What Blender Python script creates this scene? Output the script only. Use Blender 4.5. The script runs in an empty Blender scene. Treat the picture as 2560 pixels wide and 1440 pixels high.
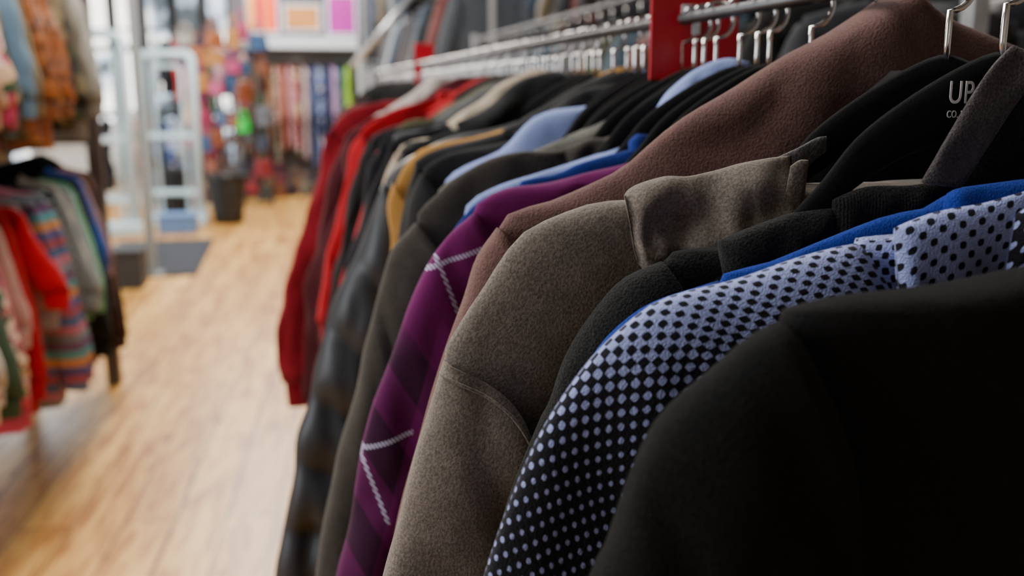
import bpy, math, random
from mathutils import Vector, noise
random.seed(7)
C=bpy.context.scene.collection
CZ=1.45; RX=.35
def link(o,parent=None):
    C.objects.link(o)
    if parent: o.parent=parent
    return o
def tag(o,label,cat,group=None,kind=None):
    o["label"]=label; o["category"]=cat
    if group: o["group"]=group
    if kind: o["kind"]=kind
def s2l(c):
    return tuple((x/12.92 if x<=.04045 else ((x+.055)/1.055)**2.4) for x in c)
def rgb(r,g,b): return s2l((r/255,g/255,b/255))
# ---------------- materials
def base(name):
    m=bpy.data.materials.new(name); m.use_nodes=True
    nt=m.node_tree; b=nt.nodes['Principled BSDF']; return m,nt,b
def N(nt,t,**k):
    n=nt.nodes.new(t)
    for a,v in k.items(): setattr(n,a,v)
    return n
def math_(nt,op,a,b=None,c=None):
    n=N(nt,'ShaderNodeMath',operation=op)
    for i,v in enumerate((a,b,c)):
        if v is None: continue
        if isinstance(v,(int,float)): n.inputs[i].default_value=v
        else: nt.links.new(v,n.inputs[i])
    return n.outputs[0]
def ramp(nt,fac,stops,interp='LINEAR'):
    r=N(nt,'ShaderNodeValToRGB'); r.color_ramp.interpolation=interp
    el=r.color_ramp.elements
    while len(el)<len(stops): el.new(.5)
    for e,(p,c) in zip(el,stops): e.position=p; e.color=(*c,1)
    nt.links.new(fac,r.inputs[0]); return r.outputs[0]
def mix(nt,f,a,b):
    n=N(nt,'ShaderNodeMix',data_type='RGBA')
    if isinstance(f,(int,float)): n.inputs[0].default_value=f
    else: nt.links.new(f,n.inputs[0])
    for i,v in ((6,a),(7,b)):
        if isinstance(v,tuple): n.inputs[i].default_value=(*v,1)
        else: nt.links.new(v,n.inputs[i])
    return n.outputs[2]
def bump(nt,b,h,strength=.4,dist=.001):
    n=N(nt,'ShaderNodeBump'); n.inputs['Strength'].default_value=strength; n.inputs['Distance'].default_value=dist
    nt.links.new(h,n.inputs['Height']); nt.links.new(n.outputs[0],b.inputs['Normal'])
def fabric(name,col,heather=.25,rough=.95,sheen=.25,scale=700,bstr=.5,rib=False,bd=.0012,big=.35):
    m,nt,b=base(name)
    tc=N(nt,'ShaderNodeTexCoord')
    n1=N(nt,'ShaderNodeTexNoise'); n1.inputs['Scale'].default_value=scale; n1.inputs['Detail'].default_value=3
    nt.links.new(tc.outputs['Object'],n1.inputs['Vector'])
    n2=N(nt,'ShaderNodeTexNoise'); n2.inputs['Scale'].default_value=60; n2.inputs['Detail'].default_value=5
    nt.links.new(tc.outputs['Object'],n2.inputs['Vector'])
    lo=tuple(c*(1-heather) for c in col); hi=tuple(min(1,c*(1+heather)+.02*heather) for c in col)
    c1=ramp(nt,n1.outputs[0],[(.3,lo),(.7,hi)])
    v=ramp(nt,n2.outputs[0],[(.3,(1-.8*heather,)*3),(.7,(1,1,1))])
    mm=N(nt,'ShaderNodeMix',data_type='RGBA',blend_type='MULTIPLY'); mm.inputs[0].default_value=1
    nt.links.new(c1,mm.inputs[6]); nt.links.new(v,mm.inputs[7])
    nt.links.new(mm.outputs[2],b.inputs['Base Color'])
    b.inputs['Roughness'].default_value=rough
    b.inputs['Specular IOR Level'].default_value=.15
    b.inputs['Sheen Weight'].default_value=sheen; b.inputs['Sheen Roughness'].default_value=.5
    b.inputs['Sheen Tint'].default_value=(*[min(1,c*1.5+.3) for c in col],1)
    h=n1.outputs[0]
    if rib:
        w=N(nt,'ShaderNodeTexWave'); w.inputs['Scale'].default_value=190; w.inputs['Distortion'].default_value=.8
        nt.links.new(tc.outputs['Object'],w.inputs['Vector'])
        h=math_(nt,'ADD',math_(nt,'MULTIPLY',w.outputs[1],.3),h)
    bump(nt,b,math_(nt,'ADD',h,math_(nt,'MULTIPLY',n2.outputs[0],big)),bstr,bd)
    return m
def plain(name,col,rough=.5,metal=0,spec=.5,nscale=30,var=.12,bs=0):
    m,nt,b=base(name)
    tc=N(nt,'ShaderNodeTexCoord'); n=N(nt,'ShaderNodeTexNoise'); n.inputs['Scale'].default_value=nscale; n.inputs['Detail'].default_value=4
    nt.links.new(tc.outputs['Object'],n.inputs['Vector'])
    c=ramp(nt,n.outputs[0],[(.3,tuple(x*(1-var) for x in col)),(.7,tuple(min(1,x*(1+var)) for x in col))])
    nt.links.new(c,b.inputs['Base Color']); b.inputs['Roughness'].default_value=rough; b.inputs['Metallic'].default_value=metal
    b.inputs['Specular IOR Level'].default_value=spec
    if bs: bump(nt,b,n.outputs[0],bs,.01)
    return m
chrome=plain('chrome_wire',(.85,.84,.84),.14,1)
railm=plain('worn_chrome_rail',(.10,.10,.105),.4,.9)
steel=plain('painted_steel_light',(.5,.52,.54),.3,.6)
darksteel=plain('dark_upright_steel',rgb(80,72,68),.5,.2)
white=plain('white_laminate',rgb(215,222,228),.45)
velvet=fabric('black_velvet',(.004,.004,.0045),.3,1,.15,1500,.3)
redplastic=plain('red_plastic',rgb(180,0,32),.35)
def dotmat(name,t0,t1,z0,z1,k=900):
    m,nt,b=base(name)
    tc=N(nt,'ShaderNodeTexCoord'); sp=N(nt,'ShaderNodeSeparateXYZ'); nt.links.new(tc.outputs['UV'],sp.inputs[0])
    so=N(nt,'ShaderNodeSeparateXYZ'); nt.links.new(tc.outputs['Object'],so.inputs[0])
    nn=N(nt,'ShaderNodeTexNoise'); nn.inputs['Scale'].default_value=250; nt.links.new(tc.outputs['Object'],nn.inputs['Vector'])
    a=math_(nt,'COSINE',math_(nt,'MULTIPLY',sp.outputs[0],k)); c=math_(nt,'COSINE',math_(nt,'MULTIPLY',sp.outputs[1],k))
    p=math_(nt,'ADD',math_(nt,'MULTIPLY',a,c),math_(nt,'MULTIPLY',math_(nt,'SUBTRACT',nn.outputs[0],.5),.35))
    mr=N(nt,'ShaderNodeMapRange')
    zz=math_(nt,'SUBTRACT',so.outputs[2],math_(nt,'MULTIPLY',math_(nt,'ADD',so.outputs[0],.2),.17))
    nb=N(nt,'ShaderNodeTexNoise'); nb.inputs['Scale'].default_value=28; nt.links.new(tc.outputs['Object'],nb.inputs['Vector'])
    zz=math_(nt,'ADD',zz,math_(nt,'MULTIPLY',math_(nt,'SUBTRACT',nb.outputs[0],.5),.018))
    nt.links.new(zz,mr.inputs[0])
    mr.inputs[1].default_value=z0; mr.inputs[2].default_value=z1; mr.inputs[3].default_value=t0; mr.inputs[4].default_value=t1
    g=math_(nt,'ADD',math_(nt,'MULTIPLY',math_(nt,'SUBTRACT',p,mr.outputs[0]),9),.5)
    n=N(nt,'ShaderNodeClamp'); nt.links.new(g,n.inputs[0])
    col=mix(nt,n.outputs[0],rgb(150,160,212),(.006,.006,.011))
    nt.links.new(col,b.inputs['Base Color']); b.inputs['Roughness'].default_value=.85; b.inputs['Specular IOR Level'].default_value=.2
    b.inputs['Sheen Weight'].default_value=.08
    n1=N(nt,'ShaderNodeTexVoronoi'); n1.inputs['Scale'].default_value=1100; nt.links.new(tc.outputs['Object'],n1.inputs['Vector'])
    bump(nt,b,n1.outputs[0],.6,.0008)
    return m
def stripes(name,cols,scale,axis=2):
    m,nt,b=base(name)
    tc=N(nt,'ShaderNodeTexCoord'); sp=N(nt,'ShaderNodeSeparateXYZ'); nt.links.new(tc.outputs['Object'],sp.inputs[0])
    f=math_(nt,'FRACT',math_(nt,'MULTIPLY',sp.outputs[axis],scale))
    c=ramp(nt,f,[(i/len(cols),cc) for i,cc in enumerate(cols)],'CONSTANT')
    nt.links.new(c,b.inputs['Base Color']); b.inputs['Roughness'].default_value=.9
    return m
def blotch(name,cols,scale):
    m,nt,b=base(name)
    tc=N(nt,'ShaderNodeTexCoord'); n=N(nt,'ShaderNodeTexVoronoi'); n.inputs['Scale'].default_value=scale
    nt.links.new(tc.outputs['Object'],n.inputs['Vector']); sp=N(nt,'ShaderNodeSeparateXYZ'); nt.links.new(n.outputs['Color'],sp.inputs[0])
    c=ramp(nt,sp.outputs[0],[(i/len(cols),cc) for i,cc in enumerate(cols)],'CONSTANT')
    nt.links.new(c,b.inputs['Base Color']); b.inputs['Roughness'].default_value=.85
    return m
def argyle():
    m,nt,b=base('purple_argyle_knit')
    tc=N(nt,'ShaderNodeTexCoord'); so=N(nt,'ShaderNodeSeparateXYZ'); nt.links.new(tc.outputs['Object'],so.inputs[0])
    x,z=so.outputs[0],so.outputs[2]
    a=math_(nt,'DIVIDE',math_(nt,'ADD',math_(nt,'SUBTRACT',z,math_(nt,'MULTIPLY',x,.35)),.0365),.1135)
    d=math_(nt,'DIVIDE',math_(nt,'ADD',math_(nt,'ADD',x,math_(nt,'MULTIPLY',z,.35)),.298),.108)
    fa=math_(nt,'FRACT',a); fd=math_(nt,'FRACT',d)
    la=math_(nt,'MULTIPLY',math_(nt,'LESS_THAN',fa,.032),math_(nt,'LESS_THAN',math_(nt,'FRACT',math_(nt,'ADD',d,.2)),.62))
    ld=math_(nt,'MULTIPLY',math_(nt,'LESS_THAN',fd,.030),math_(nt,'GREATER_THAN',math_(nt,'FRACT',math_(nt,'ADD',a,-.15)),.34))
    dash=math_(nt,'LESS_THAN',math_(nt,'FRACT',math_(nt,'MULTIPLY',math_(nt,'ADD',z,x),300)),.5)
    ln=math_(nt,'MULTIPLY',math_(nt,'MAXIMUM',la,ld),dash)
    a2=math_(nt,'ADD',math_(nt,'MULTIPLY',x,17),math_(nt,'MULTIPLY',z,10.5))
    d2=math_(nt,'SUBTRACT',math_(nt,'MULTIPLY',x,17),math_(nt,'MULTIPLY',z,5))
    ca=math_(nt,'LESS_THAN',math_(nt,'FRACT',a2),.5); cb=math_(nt,'LESS_THAN',math_(nt,'FRACT',d2),.5)
    both=math_(nt,'MULTIPLY',math_(nt,'MULTIPLY',ca,cb),.9); one=math_(nt,'MULTIPLY',math_(nt,'MAXIMUM',ca,cb),.4)
    chk=math_(nt,'MAXIMUM',both,one)
    lower=N(nt,'ShaderNodeMapRange'); nt.links.new(z,lower.inputs[0]); lower.inputs[1].default_value=-.15; lower.inputs[2].default_value=-.19
    chk=math_(nt,'MULTIPLY',chk,lower.outputs[0])
    stripe=math_(nt,'LESS_THAN',math_(nt,'FRACT',math_(nt,'MULTIPLY',math_(nt,'ADD',z,math_(nt,'MULTIPLY',x,.5)),420)),.5)
    c=mix(nt,chk,rgb(98,10,82),rgb(38,10,34))
    c=mix(nt,math_(nt,'MULTIPLY',stripe,.35),c,rgb(30,8,30))
    c=mix(nt,ln,c,rgb(180,178,204))
    nt.links.new(c,b.inputs['Base Color']); b.inputs['Roughness'].default_value=.9; b.inputs['Sheen Weight'].default_value=.05
    b.inputs['Specular IOR Level'].default_value=.15
    n1=N(nt,'ShaderNodeTexNoise'); n1.inputs['Scale'].default_value=900; nt.links.new(tc.outputs['Object'],n1.inputs['Vector'])
    bump(nt,b,n1.outputs[0],.5,.001)
    return m
# ---------------- mesh helpers
def mesh(name,vs,fs,mat,parent=None,smooth=True,uvs=None,loc=(0,0,0)):
    me=bpy.data.meshes.new(name); me.from_pydata(vs,[],fs); me.update()
    if smooth: me.polygons.foreach_set('use_smooth',[True]*len(me.polygons))
    if uvs:
        uv=me.uv_layers.new(name='UVMap')
        for li,l in enumerate(me.loops): uv.data[li].uv=uvs[l.vertex_index]
    if mat: me.materials.append(mat)
    o=bpy.data.objects.new(name,me); o.location=loc
    return link(o,parent)
def boxes(name,bl,mat,parent=None,loc=(0,0,0),bev=0):
    vs=[];fs=[]
    for (x0,y0,z0,x1,y1,z1) in bl:
        k=len(vs)
        vs+=[(x0,y0,z0),(x1,y0,z0),(x1,y1,z0),(x0,y1,z0),(x0,y0,z1),(x1,y0,z1),(x1,y1,z1),(x0,y1,z1)]
        fs+=[tuple(k+i for i in f) for f in ((3,2,1,0),(4,5,6,7),(0,1,5,4),(1,2,6,5),(2,3,7,6),(3,0,4,7))]
    o=mesh(name,vs,fs,mat,parent,False,None,loc)
    if bev:
        b=o.modifiers.new('bevel','BEVEL'); b.width=bev; b.segments=3
    return o
def tube(name,path,r,mat,parent=None,segs=8,loc=(0,0,0)):
    vs=[];fs=[]; P=[Vector(p) for p in path]; n=len(P)
    up=None
    for i,p in enumerate(P):
        t=(P[min(i+1,n-1)]-P[max(i-1,0)]).normalized()
        if up is None:
            up=t.orthogonal().normalized()
        up=(up-t*up.dot(t)).normalized(); s=t.cross(up)
        for j in range(segs):
            a=2*math.pi*j/segs; rr=r[i] if isinstance(r,list) else r
            vs.append(p+(up*math.cos(a)+s*math.sin(a))*rr)
    for i in range(n-1):
        for j in range(segs):
            a=i*segs+j; b=i*segs+(j+1)%segs
            fs.append((a,b,b+segs,a+segs))
    fs.append(tuple(range(segs))[::-1]); fs.append(tuple((n-1)*segs+j for j in range(segs)))
    return mesh(name,vs,fs,mat,parent,True,None,loc)
def resample(pts,n,smooth=True):
    P=[Vector((p[0],p[1])) for p in pts]
    if smooth and len(P)>2:
        Q=[]
        E=[P[0]*2-P[1]]+P+[P[-1]*2-P[-2]]
        for i in range(1,len(E)-2):
            p0,p1,p2,p3=E[i-1:i+3]
            for k in range(10):
                t=k/10
                Q.append(.5*((2*p1)+(p2-p0)*t+(2*p0-5*p1+4*p2-p3)*t*t+(3*p1-p0-3*p2+p3)*t**3))
        Q.append(P[-1]); P=Q
    d=[0]
    for a,b in zip(P,P[1:]): d.append(d[-1]+(b-a).length)
    out=[];k=0
    for i in range(n):
        s=d[-1]*i/(n-1)
        while k<len(d)-2 and d[k+1]<s: k+=1
        f=(s-d[k])/max(1e-9,d[k+1]-d[k]); out.append(P[k].lerp(P[k+1],min(1,max(0,f))))
    return out
def loft(name,A,B,T,mat,parent=None,n=40,m=28,y0=0,amp=.004,seed=0,fx=10,fz=4,rs=.0,re=0,smooth=True,quilt=0,ring=0,neck=None,bow=0,ds=0,wr=1,sb=None):
    """cloth volume between two edge lines A and B (x,z), half thickness T"""
    A=resample(A,n,smooth); B=resample(B,n,smooth)
    vs=[];uvs=[];fs=[];L=0
    for i in range(n):
        s=i/(n-1); a,b=A[i],B[i]; Ts=T
        if rs and s<rs: Ts*=math.sqrt(max(0.02,1-(1-s/rs)**2))
        if re and s>1-re: Ts*=math.sqrt(max(0.02,1-(1-(1-s)/re)**2))
        if ds and s<.18: Ts*=ds+(1-ds)*math.sin(s/.18*math.pi/2)
        if quilt: Ts*=.6+.55*abs(math.sin(math.pi*L/quilt))**.6
        if i: L+=((A[i]-A[i-1]).length+(B[i]-B[i-1]).length)/2
        arc=0; px=None
        yy0=y0+bow*math.sin(math.pi*s)
        for j in range(m):
            ang=2*math.pi*j/m; c=math.cos(ang); sn=math.sin(ang)
            t=.5-.5*math.copysign(abs(c)**.9,c)
            q=a.lerp(b,t)
            e=math.copysign(abs(sn)**.8,-sn)
            y=yy0+Ts*e; x,z=q.x,q.y
            if sb:
                f=math.sin(math.pi*t)*(1-s)**5; x+=sb[0]*f; z+=sb[1]*f
            if amp:
                sd=seed*1.7+(5 if sn<0 else 0)
                nz=noise.noise(Vector((x*fx+seed*3.1,z*fz,sd)))+.5*noise.noise(Vector((x*fx*2.7,z*fz*2.2+9,seed+2)))
                nz+=.22*noise.noise(Vector((x*55+z*20,z*26,sd+4)))
                ph_=noise.noise(Vector((x*6,z*6,seed+20)))
                mk=max(0,noise.noise(Vector((x*7+3,z*7,seed+31)))+.25)
                cr=(1-abs(math.sin((x*38*(1 if seed%2<1 else -1)+z*17)+ph_*5+seed)))**2.2
                y+=(amp*nz-amp*1.3*wr*cr*mk*(1 if sn>=0 else -1)*-1)*abs(sn)
                x+=amp*.35*noise.noise(Vector((seed+7,z*14,0)))*abs(c)
                z+=amp*.3*noise.noise(Vector((x*22,seed+3,0)))*abs(c)
            if neck and e<0:
                nw,nz0,nd=neck
                if abs(x)<nw:
                    zc=nz0-nd*math.sqrt(1-(x/nw)**2)
                    if z>zc: z=zc
            p=(x,y,z)
            if px is not None: arc+=math.dist(p,px)
            px=p; vs.append(p); uvs.append((arc,L))
    for i in range(n-1):
        for j in range(m):
            a=i*m+j; b=i*m+(j+1)%m
            fs.append((a,a+m,b+m,b))
    if not ring: fs.append(tuple(range(m)))
    fs.append(tuple((n-1)*m+j for j in range(m))[::-1])
    return mesh(name,vs,fs,mat,parent,True,uvs)
def mir(p): return [(-x,z) for x,z in p]
def garment(kind,label,cat,Y,out,k,mat,x0=RX,z0=CZ,hem=-.66,T=.015,hq=1,seed=None,yaw=0,quilt=0,group='garments hanging on the near rack',crew=True,cuffs=True,
            sleevemat=None,slv=1.0,neckw=.085,sl_len=None,collarmat=None,tight=1.0,Rtop=None,amp=.006,P=None,ds=.8,seam=False,sb=(.008,.008)):
    """out: outer edge (x,z) from neck along the shoulder and down the sleeve; k index where the sleeve begins"""
    seed=random.random()*50 if seed is None else seed
    e=bpy.data.objects.new(kind,None); e.empty_display_size=.05; e.location=(x0,Y,z0); e.rotation_euler=(0,0,yaw); link(e)
    tag(e,label,cat,group)
    A0=out[k]; P=P or (A0[0]+.045,A0[1]-.13)
    L=list(out[:k+1]); tail=[(A0[0]+.006,A0[1]-.03),(P[0]-.015,P[1]+.01),(P[0]-.02,P[1]-.05),(-.225*tight-.005,(P[1]+hem)/2),(-.235*tight,hem)]
    R=mir(L) if Rtop is None else Rtop
    L+=tail; R=R+mir(tail)
    n1=max(20,int(64*hq)); m1=max(16,int(52*hq))
    nk=(neckw,out[0][1]+.002,.05) if crew else None
    loft('body',L,R,T,mat,e,n1,m1,0,amp,seed,11,3,quilt=quilt,neck=nk)
    sm=sleevemat or mat
    A=list(out[k:])
    if sl_len: A=[p for p in A if p[1]>sl_len]
    E=A[-1]; M=A[len(A)//2]
    Bp=[P,(max(P[0]-.02,M[0]+.105) if M[1]<P[1] else P[0]-.004,min(M[1]-.02,P[1]-.05)),(E[0]+.085*slv,min(E[1]+.005,P[1]-.12))]
    for sgn in (1,-1):
        AA=A if sgn==1 else mir(A); BB=Bp if sgn==1 else mir(Bp)
        if sgn==1: s=loft('sleeve',AA,BB,T*1.25,sm,e,int(n1*.95),m1,-.003,amp*1.3,seed+3,14,6,re=.03,quilt=quilt,ds=ds,sb=sb)
        else: s=loft('sleeve',BB,AA,T*1.2,sm,e,max(12,n1//2),max(12,m1//2),-.003,amp,seed+8,14,6,re=.03,quilt=quilt,ds=ds,sb=(-sb[0],sb[1]))
        if seam and sgn==1:
            pts=[tuple(v.co) for v in s.data.vertices][m1*1:m1*1+m1//2+1]
            tube('seam',[(p[0],p[1]-.0003,p[2]) for p in pts],.0009,sm,s,6)
        if cuffs:
            a=AA[-1]; b=BB[-1]
            c1=[(a[0]+(b[0]-a[0])*.06,a[1]+.004),(a[0]+(b[0]-a[0])*.1,a[1]-.055)]
            c2=[(b[0]-(b[0]-a[0])*.06,b[1]+.004),(b[0]-(b[0]-a[0])*.1,b[1]-.055)]
            if sgn==-1: c1,c2=c2,c1
            loft('cuff',c1,c2,T*.85,sm,s,8,16,-.003,.001,seed,smooth=False)
    if crew:
        z=out[0][1]; w=neckw
        path=[(w*math.cos(t),-(T*.55)*math.sin(t)if math.sin(t)>0 else -(T*.75)*math.sin(t), z+.004-(.05*math.sqrt(max(0,math.sin(t))) if math.sin(t)>0 else 0)) for t in [2*math.pi*i/40 for i in range(41)]]
        tube('neckband',path,.0065,collarmat or mat,e,8)
    return e
# hanger template
hang_top=[(-.19,-.112),(-.14,-.086),(-.100,-.050),(-.078,-.024),(-.05,-.004),(-.02,.012),(0,.018),(.02,.012),(.05,-.004),(.078,-.024),(.100,-.050),(.14,-.086),(.19,-.112)]
hang_bot=[(-.185,-.120),(-.14,-.100),(-.100,-.070),(-.078,-.050),(-.05,-.034),(-.02,-.026),(0,-.024),(.02,-.026),(.05,-.034),(.078,-.050),(.100,-.070),(.14,-.100),(.185,-.120)]
RR=.0145; hc=.0615+.0065-RR+.002
hk=[(0,0,.010),(0,0,.025),(0,0,hc-RR)]+[(RR*math.sin(math.radians(a)),0,hc-RR*math.cos(math.radians(a))) for a in range(15,240,15)]
_h=loft('clothes_hanger',hang_top,hang_bot,.003,velvet,None,60,12,0,0,1,rs=.02,re=.02)
_hk=tube('hook',hk,.0018,chrome,_h,8)
_h_used=[False]
def hanger(Y,x=RX,z=CZ,group='hangers on the near rack',yaw=0,label='slim black velvet hanger with a chrome hook'):
    if not _h_used[0]:
        o=_h; _h_used[0]=True; h2=_hk
    else:
        o=_h.copy(); C.objects.link(o); h2=_hk.copy(); h2.parent=o; C.objects.link(h2)
    h2['label']='chrome wire hook'
    o.location=(x,Y,z); o.rotation_euler=(0,0,yaw); tag(o,label,'hanger',group); return o
def mm(l): return [(a/1000,b/1000) for a,b in l]
# ---------------- near rack garments (metres, relative to the rail axis / eye level)
coatm=fabric('near_black_wool',(.0042,.0042,.0044),.35,1,.03,900,.8)
coat=garment('coat','plain black wool coat with rounded dropped shoulder','coat',.31,mm([(-40,-66),(-79,-69),(-107,-72),(-140,-75),(-165,-78),(-181,-83),(-193,-88),(-206,-99),(-218,-109),(-227,-119),(-236,-136),(-242,-153),(-247,-167),(-252,-176),(-262,-215),(-272,-280),(-280,-360),(-286,-450),(-290,-540)]),5,coatm,T=.02,seed=3,crew=False,cuffs=False,ds=.9,P=(-.15,-.22))
dm=dotmat('halftone_dot_jersey',-.60,.32,-.155,-.085,850)
dmc=dotmat('halftone_collar_light',.36,.38,-.4,-.1,680)
dmd=dotmat('halftone_collar_dark',-.5,-.45,-.4,-.1,680)
dot=garment('patterned_shirt','pale lilac shirt with black halftone dots fading to black','shirt',.385,mm([(-60,-62),(-93,-68),(-106,-69),(-139,-75),(-170,-83),(-199,-90),(-214,-99),(-228,-112),(-239,-126),(-248,-140),(-255,-154),(-264,-176),(-271,-194),(-277,-212),(-290,-260),(-303,-330),(-312,-420),(-318,-500)]),2,dm,T=.0125,seed=5,crew=False,amp=.006)
loft('collar',mm([(-95,-60),(-75,-54),(-50,-50),(-22,-43)]),mm([(-88,-95),(-70,-94),(-50,-92),(-30,-88)]),.006,dmc,dot,24,24,-.014,.003,2,rs=.1,re=.06)
loft('collar',mm([(-38,-56),(-20,-44),(0,-36),(30,-30)]),mm([(-42,-90),(-20,-88),(0,-86),(30,-84)]),.006,dmd,dot,24,24,-.019,.003,4,rs=.1,re=.06)
bluem=fabric('cobalt_blue_jersey',rgb(28,54,140),.25,.95,.12,900,.6)
bluedk=fabric('dark_royal_blue_jersey',rgb(20,40,112),.25,.95,.1,900,.6)
bl=garment('shirt','cobalt blue cotton shirt with soft rolled collar','shirt',.41,mm([(-20,-47),(-38,-49),(-50,-57),(-78,-62),(-130,-80),(-160,-88),(-190,-96),(-207,-106),(-220,-120),(-231,-142),(-243,-175),(-253,-215),(-265,-270),(-277,-350),(-287,-430)]),5,bluem,T=.008,seed=8,crew=False,amp=.003)
loft('collar',mm([(-46,-52),(-38,-47),(-10,-44),(25,-42)]),mm([(-44,-66),(-36,-66),(-10,-62),(25,-60)]),.006,bluem,bl,20,16,-.006,.003,6,rs=.1)
blackfleece=fabric('black_brushed_fleece',(.012,.012,.011),.45,1,.25,800,.9)
blackrib=fabric('black_ribbed_knit',(.012,.012,.011),.45,1,.25,800,1,rib=True)
graybm=fabric('charcoal_heather_knit',rgb(80,74,73),.45,.95,.3,800,1)
blk_o=mm([(-60,-56),(-86,-62),(-104,-64),(-130,-70),(-140,-78),(-176,-83),(-195,-92),(-207,-104),(-219,-120),(-227,-135),(-233,-152),(-239,-164),(-257,-213),(-275,-290),(-290,-370),(-300,-450)])
bk=garment('sweatshirt','black brushed fleece sweatshirt with charcoal heather neckband','sweatshirt',.44,blk_o,5,blackfleece,T=.014,seed=12,crew=False,amp=.007)
loft('collar',mm([(-92,-54),(-75,-49),(-50,-48),(-22,-44)]),mm([(-88,-78),(-75,-80),(-50,-80),(-22,-78)]),.005,blackrib,bk,34,32,-.012,.006,3,26,22,rs=.12)
loft('hood',mm([(-150,-74),(-130,-66),(-108,-60),(-88,-58)]),mm([(-146,-92),(-130,-96),(-108,-94),(-88,-86)]),.008,blackfleece,bk,30,28,-.009,.007,6,24,20,rs=.25,re=.1)
loft('neckband',mm([(-48,-46),(-36,-24),(-24,-4),(-14,10),(-2,21)]),mm([(-25,-49),(-12,-28),(2,-8),(12,4),(22,12)]),.0028,graybm,bk,40,30,-.019,.004,9,22,22,re=.05)
loft('lining',mm([(-27,-48),(-16,-30),(-2,-10),(12,8)]),mm([(45,-56),(55,-40),(65,-20),(65,4)]),.004,blackfleece,bk,30,26,-.010,.005,9,22,22)
taupem=fabric('taupe_heather_fleece',rgb(110,101,93),.36,.95,.3,700,.5,bd=.0008,big=.8)
tp_o=mm([(-110,-52),(-150,-54),(-186,-58),(-199,-59),(-218,-64),(-235,-71),(-246,-82),(-258,-101),(-269,-117),(-280,-138),(-287,-159),(-296,-187),(-305,-222),(-315,-256),(-330,-320),(-342,-400),(-350,-480)])
tp=garment('hooded_sweatshirt','taupe heather fleece hooded sweatshirt on a black hanger','sweatshirt',.475,tp_o,9,taupem,T=.0175,seed=15,crew=False,amp=.0085,P=(-.232,-.205),ds=.88,seam=True,sb=(.010,.012))
loft('hood',mm([(-187,-52),(-180,-48),(-165,-46),(-150,-46),(-125,-38),(-95,-35)]),mm([(-183,-88),(-176,-97),(-165,-103),(-150,-108),(-125,-106),(-94,-86)]),.012,taupem,tp,60,50,-.015,.014,4,24,24,rs=.06,re=.10)
loft('neckband',mm([(-104,-39),(-99,-36),(-94,-36)]),mm([(-114,-99),(-106,-98),(-97,-86)]),.0022,taupem,tp,22,26,-.0265,.003,7,rs=.35,re=.35)
loft('lining',mm([(-100,-36),(-88,-31),(-78,-26),(-72,-25)]),mm([(-96,-54),(-86,-46),(-78,-38),(-71,-33)]),.0022,fabric('pale_gray_heather',rgb(96,92,93),.4,.95,.2,600),tp,24,20,-.005,.004,1,26,26,rs=.1,re=.2)
sw_o=mm([(-4,10),(-30,-8),(-55,-32),(-76,-58),(-120,-78),(-170,-90),(-205,-98),(-228,-114),(-242,-150),(-260,-210),(-280,-300),(-295,-420)])
hoodblk=garment('sweater','plain black knit sweater with high collar','sweater',.512,sw_o,5,velvet,T=.010,seed=18,crew=False,amp=.003)
def text(body,size,loc,parent):
    c=bpy.data.curves.new('lettering','FONT'); c.body=body; c.size=size; c.extrude=.00015; c.space_character=1.08; c.materials.append(plain('white_print',(.75,.75,.75),.6))
    o=bpy.data.objects.new('lettering',c); link(o)
    dg=bpy.context.evaluated_depsgraph_get(); me=bpy.data.meshes.new_from_object(o.evaluated_get(dg)); bpy.data.objects.remove(o)
    o=bpy.data.objects.new('lettering',me); o.location=loc; o.rotation_euler=(math.pi/2,0,0); o.scale=(.72,1,1); link(o,parent); o['label']='white printed lettering'; return o
mauvem=fabric('mauve_brown_fleece',rgb(98,72,68),.22,.95,.25,700,.8)
mv=garment('pullover','mauve brown fleece pullover with tall funnel neck','pullover',.56,mm([(16,54),(0,45),(-41,24),(-93,-5),(-132,-29),(-157,-48),(-192,-64),(-219,-71),(-234,-82),(-247,-101),(-254,-123),(-262,-145),(-268,-162),(-280,-200),(-297,-260),(-312,-340),(-325,-420),(-332,-480)]),8,mauvem,T=.022,seed=21,crew=False,amp=.008,
   Rtop=mm([(32,54),(48,47),(72,38),(122,24),(160,4),(195,-22),(215,-48),(234,-82)]))
purp=argyle()
garment('sweater','plum purple argyle knit sweater with pale stitched lines','sweater',.68,mm([(-90,-50),(-128,-58),(-161,-66),(-206,-74),(-227,-88),(-245,-105),(-260,-125),(-275,-154),(-287,-183),(-300,-219),(-306,-243),(-317,-286),(-327,-330),(-334,-362),(-345,-430),(-350,-500)]),4,purp,T=.018,seed=25,amp=.009)
garment('shirt','dark royal blue cotton shirt on a hanger','shirt',.73,mm([(-80,-46),(-95,-49),(-131,-58),(-150,-66),(-183,-74),(-212,-84),(-233,-106),(-241,-124),(-254,-160),(-268,-230),(-283,-320),(-298,-420)]),4,bluedk,T=.010,seed=26)
lbm=fabric('periwinkle_jersey',rgb(132,148,200),.12,.95,.15)
lp=garment('shirt','pale periwinkle shirt with collar bunched over the hanger','shirt',.775,mm([(-60,-40),(-100,-54),(-150,-68),(-190,-80),(-215,-98),(-228,-125),(-240,-170),(-255,-240),(-270,-330),(-285,-430)]),4,lbm,T=.013,seed=44,crew=False,amp=.008)
loft('collar',mm([(-62,-20),(-48,-2),(-24,16),(0,24),(22,22)]),mm([(-56,-50),(-40,-42),(-20,-34),(0,-26),(22,-10)]),.014,lbm,lp,30,26,-.020,.008,14,26,20,rs=.2,re=.2)
charm=fabric('dark_olive_charcoal_fleece',rgb(56,52,47),.3,.95,.25,700,.6)
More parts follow.
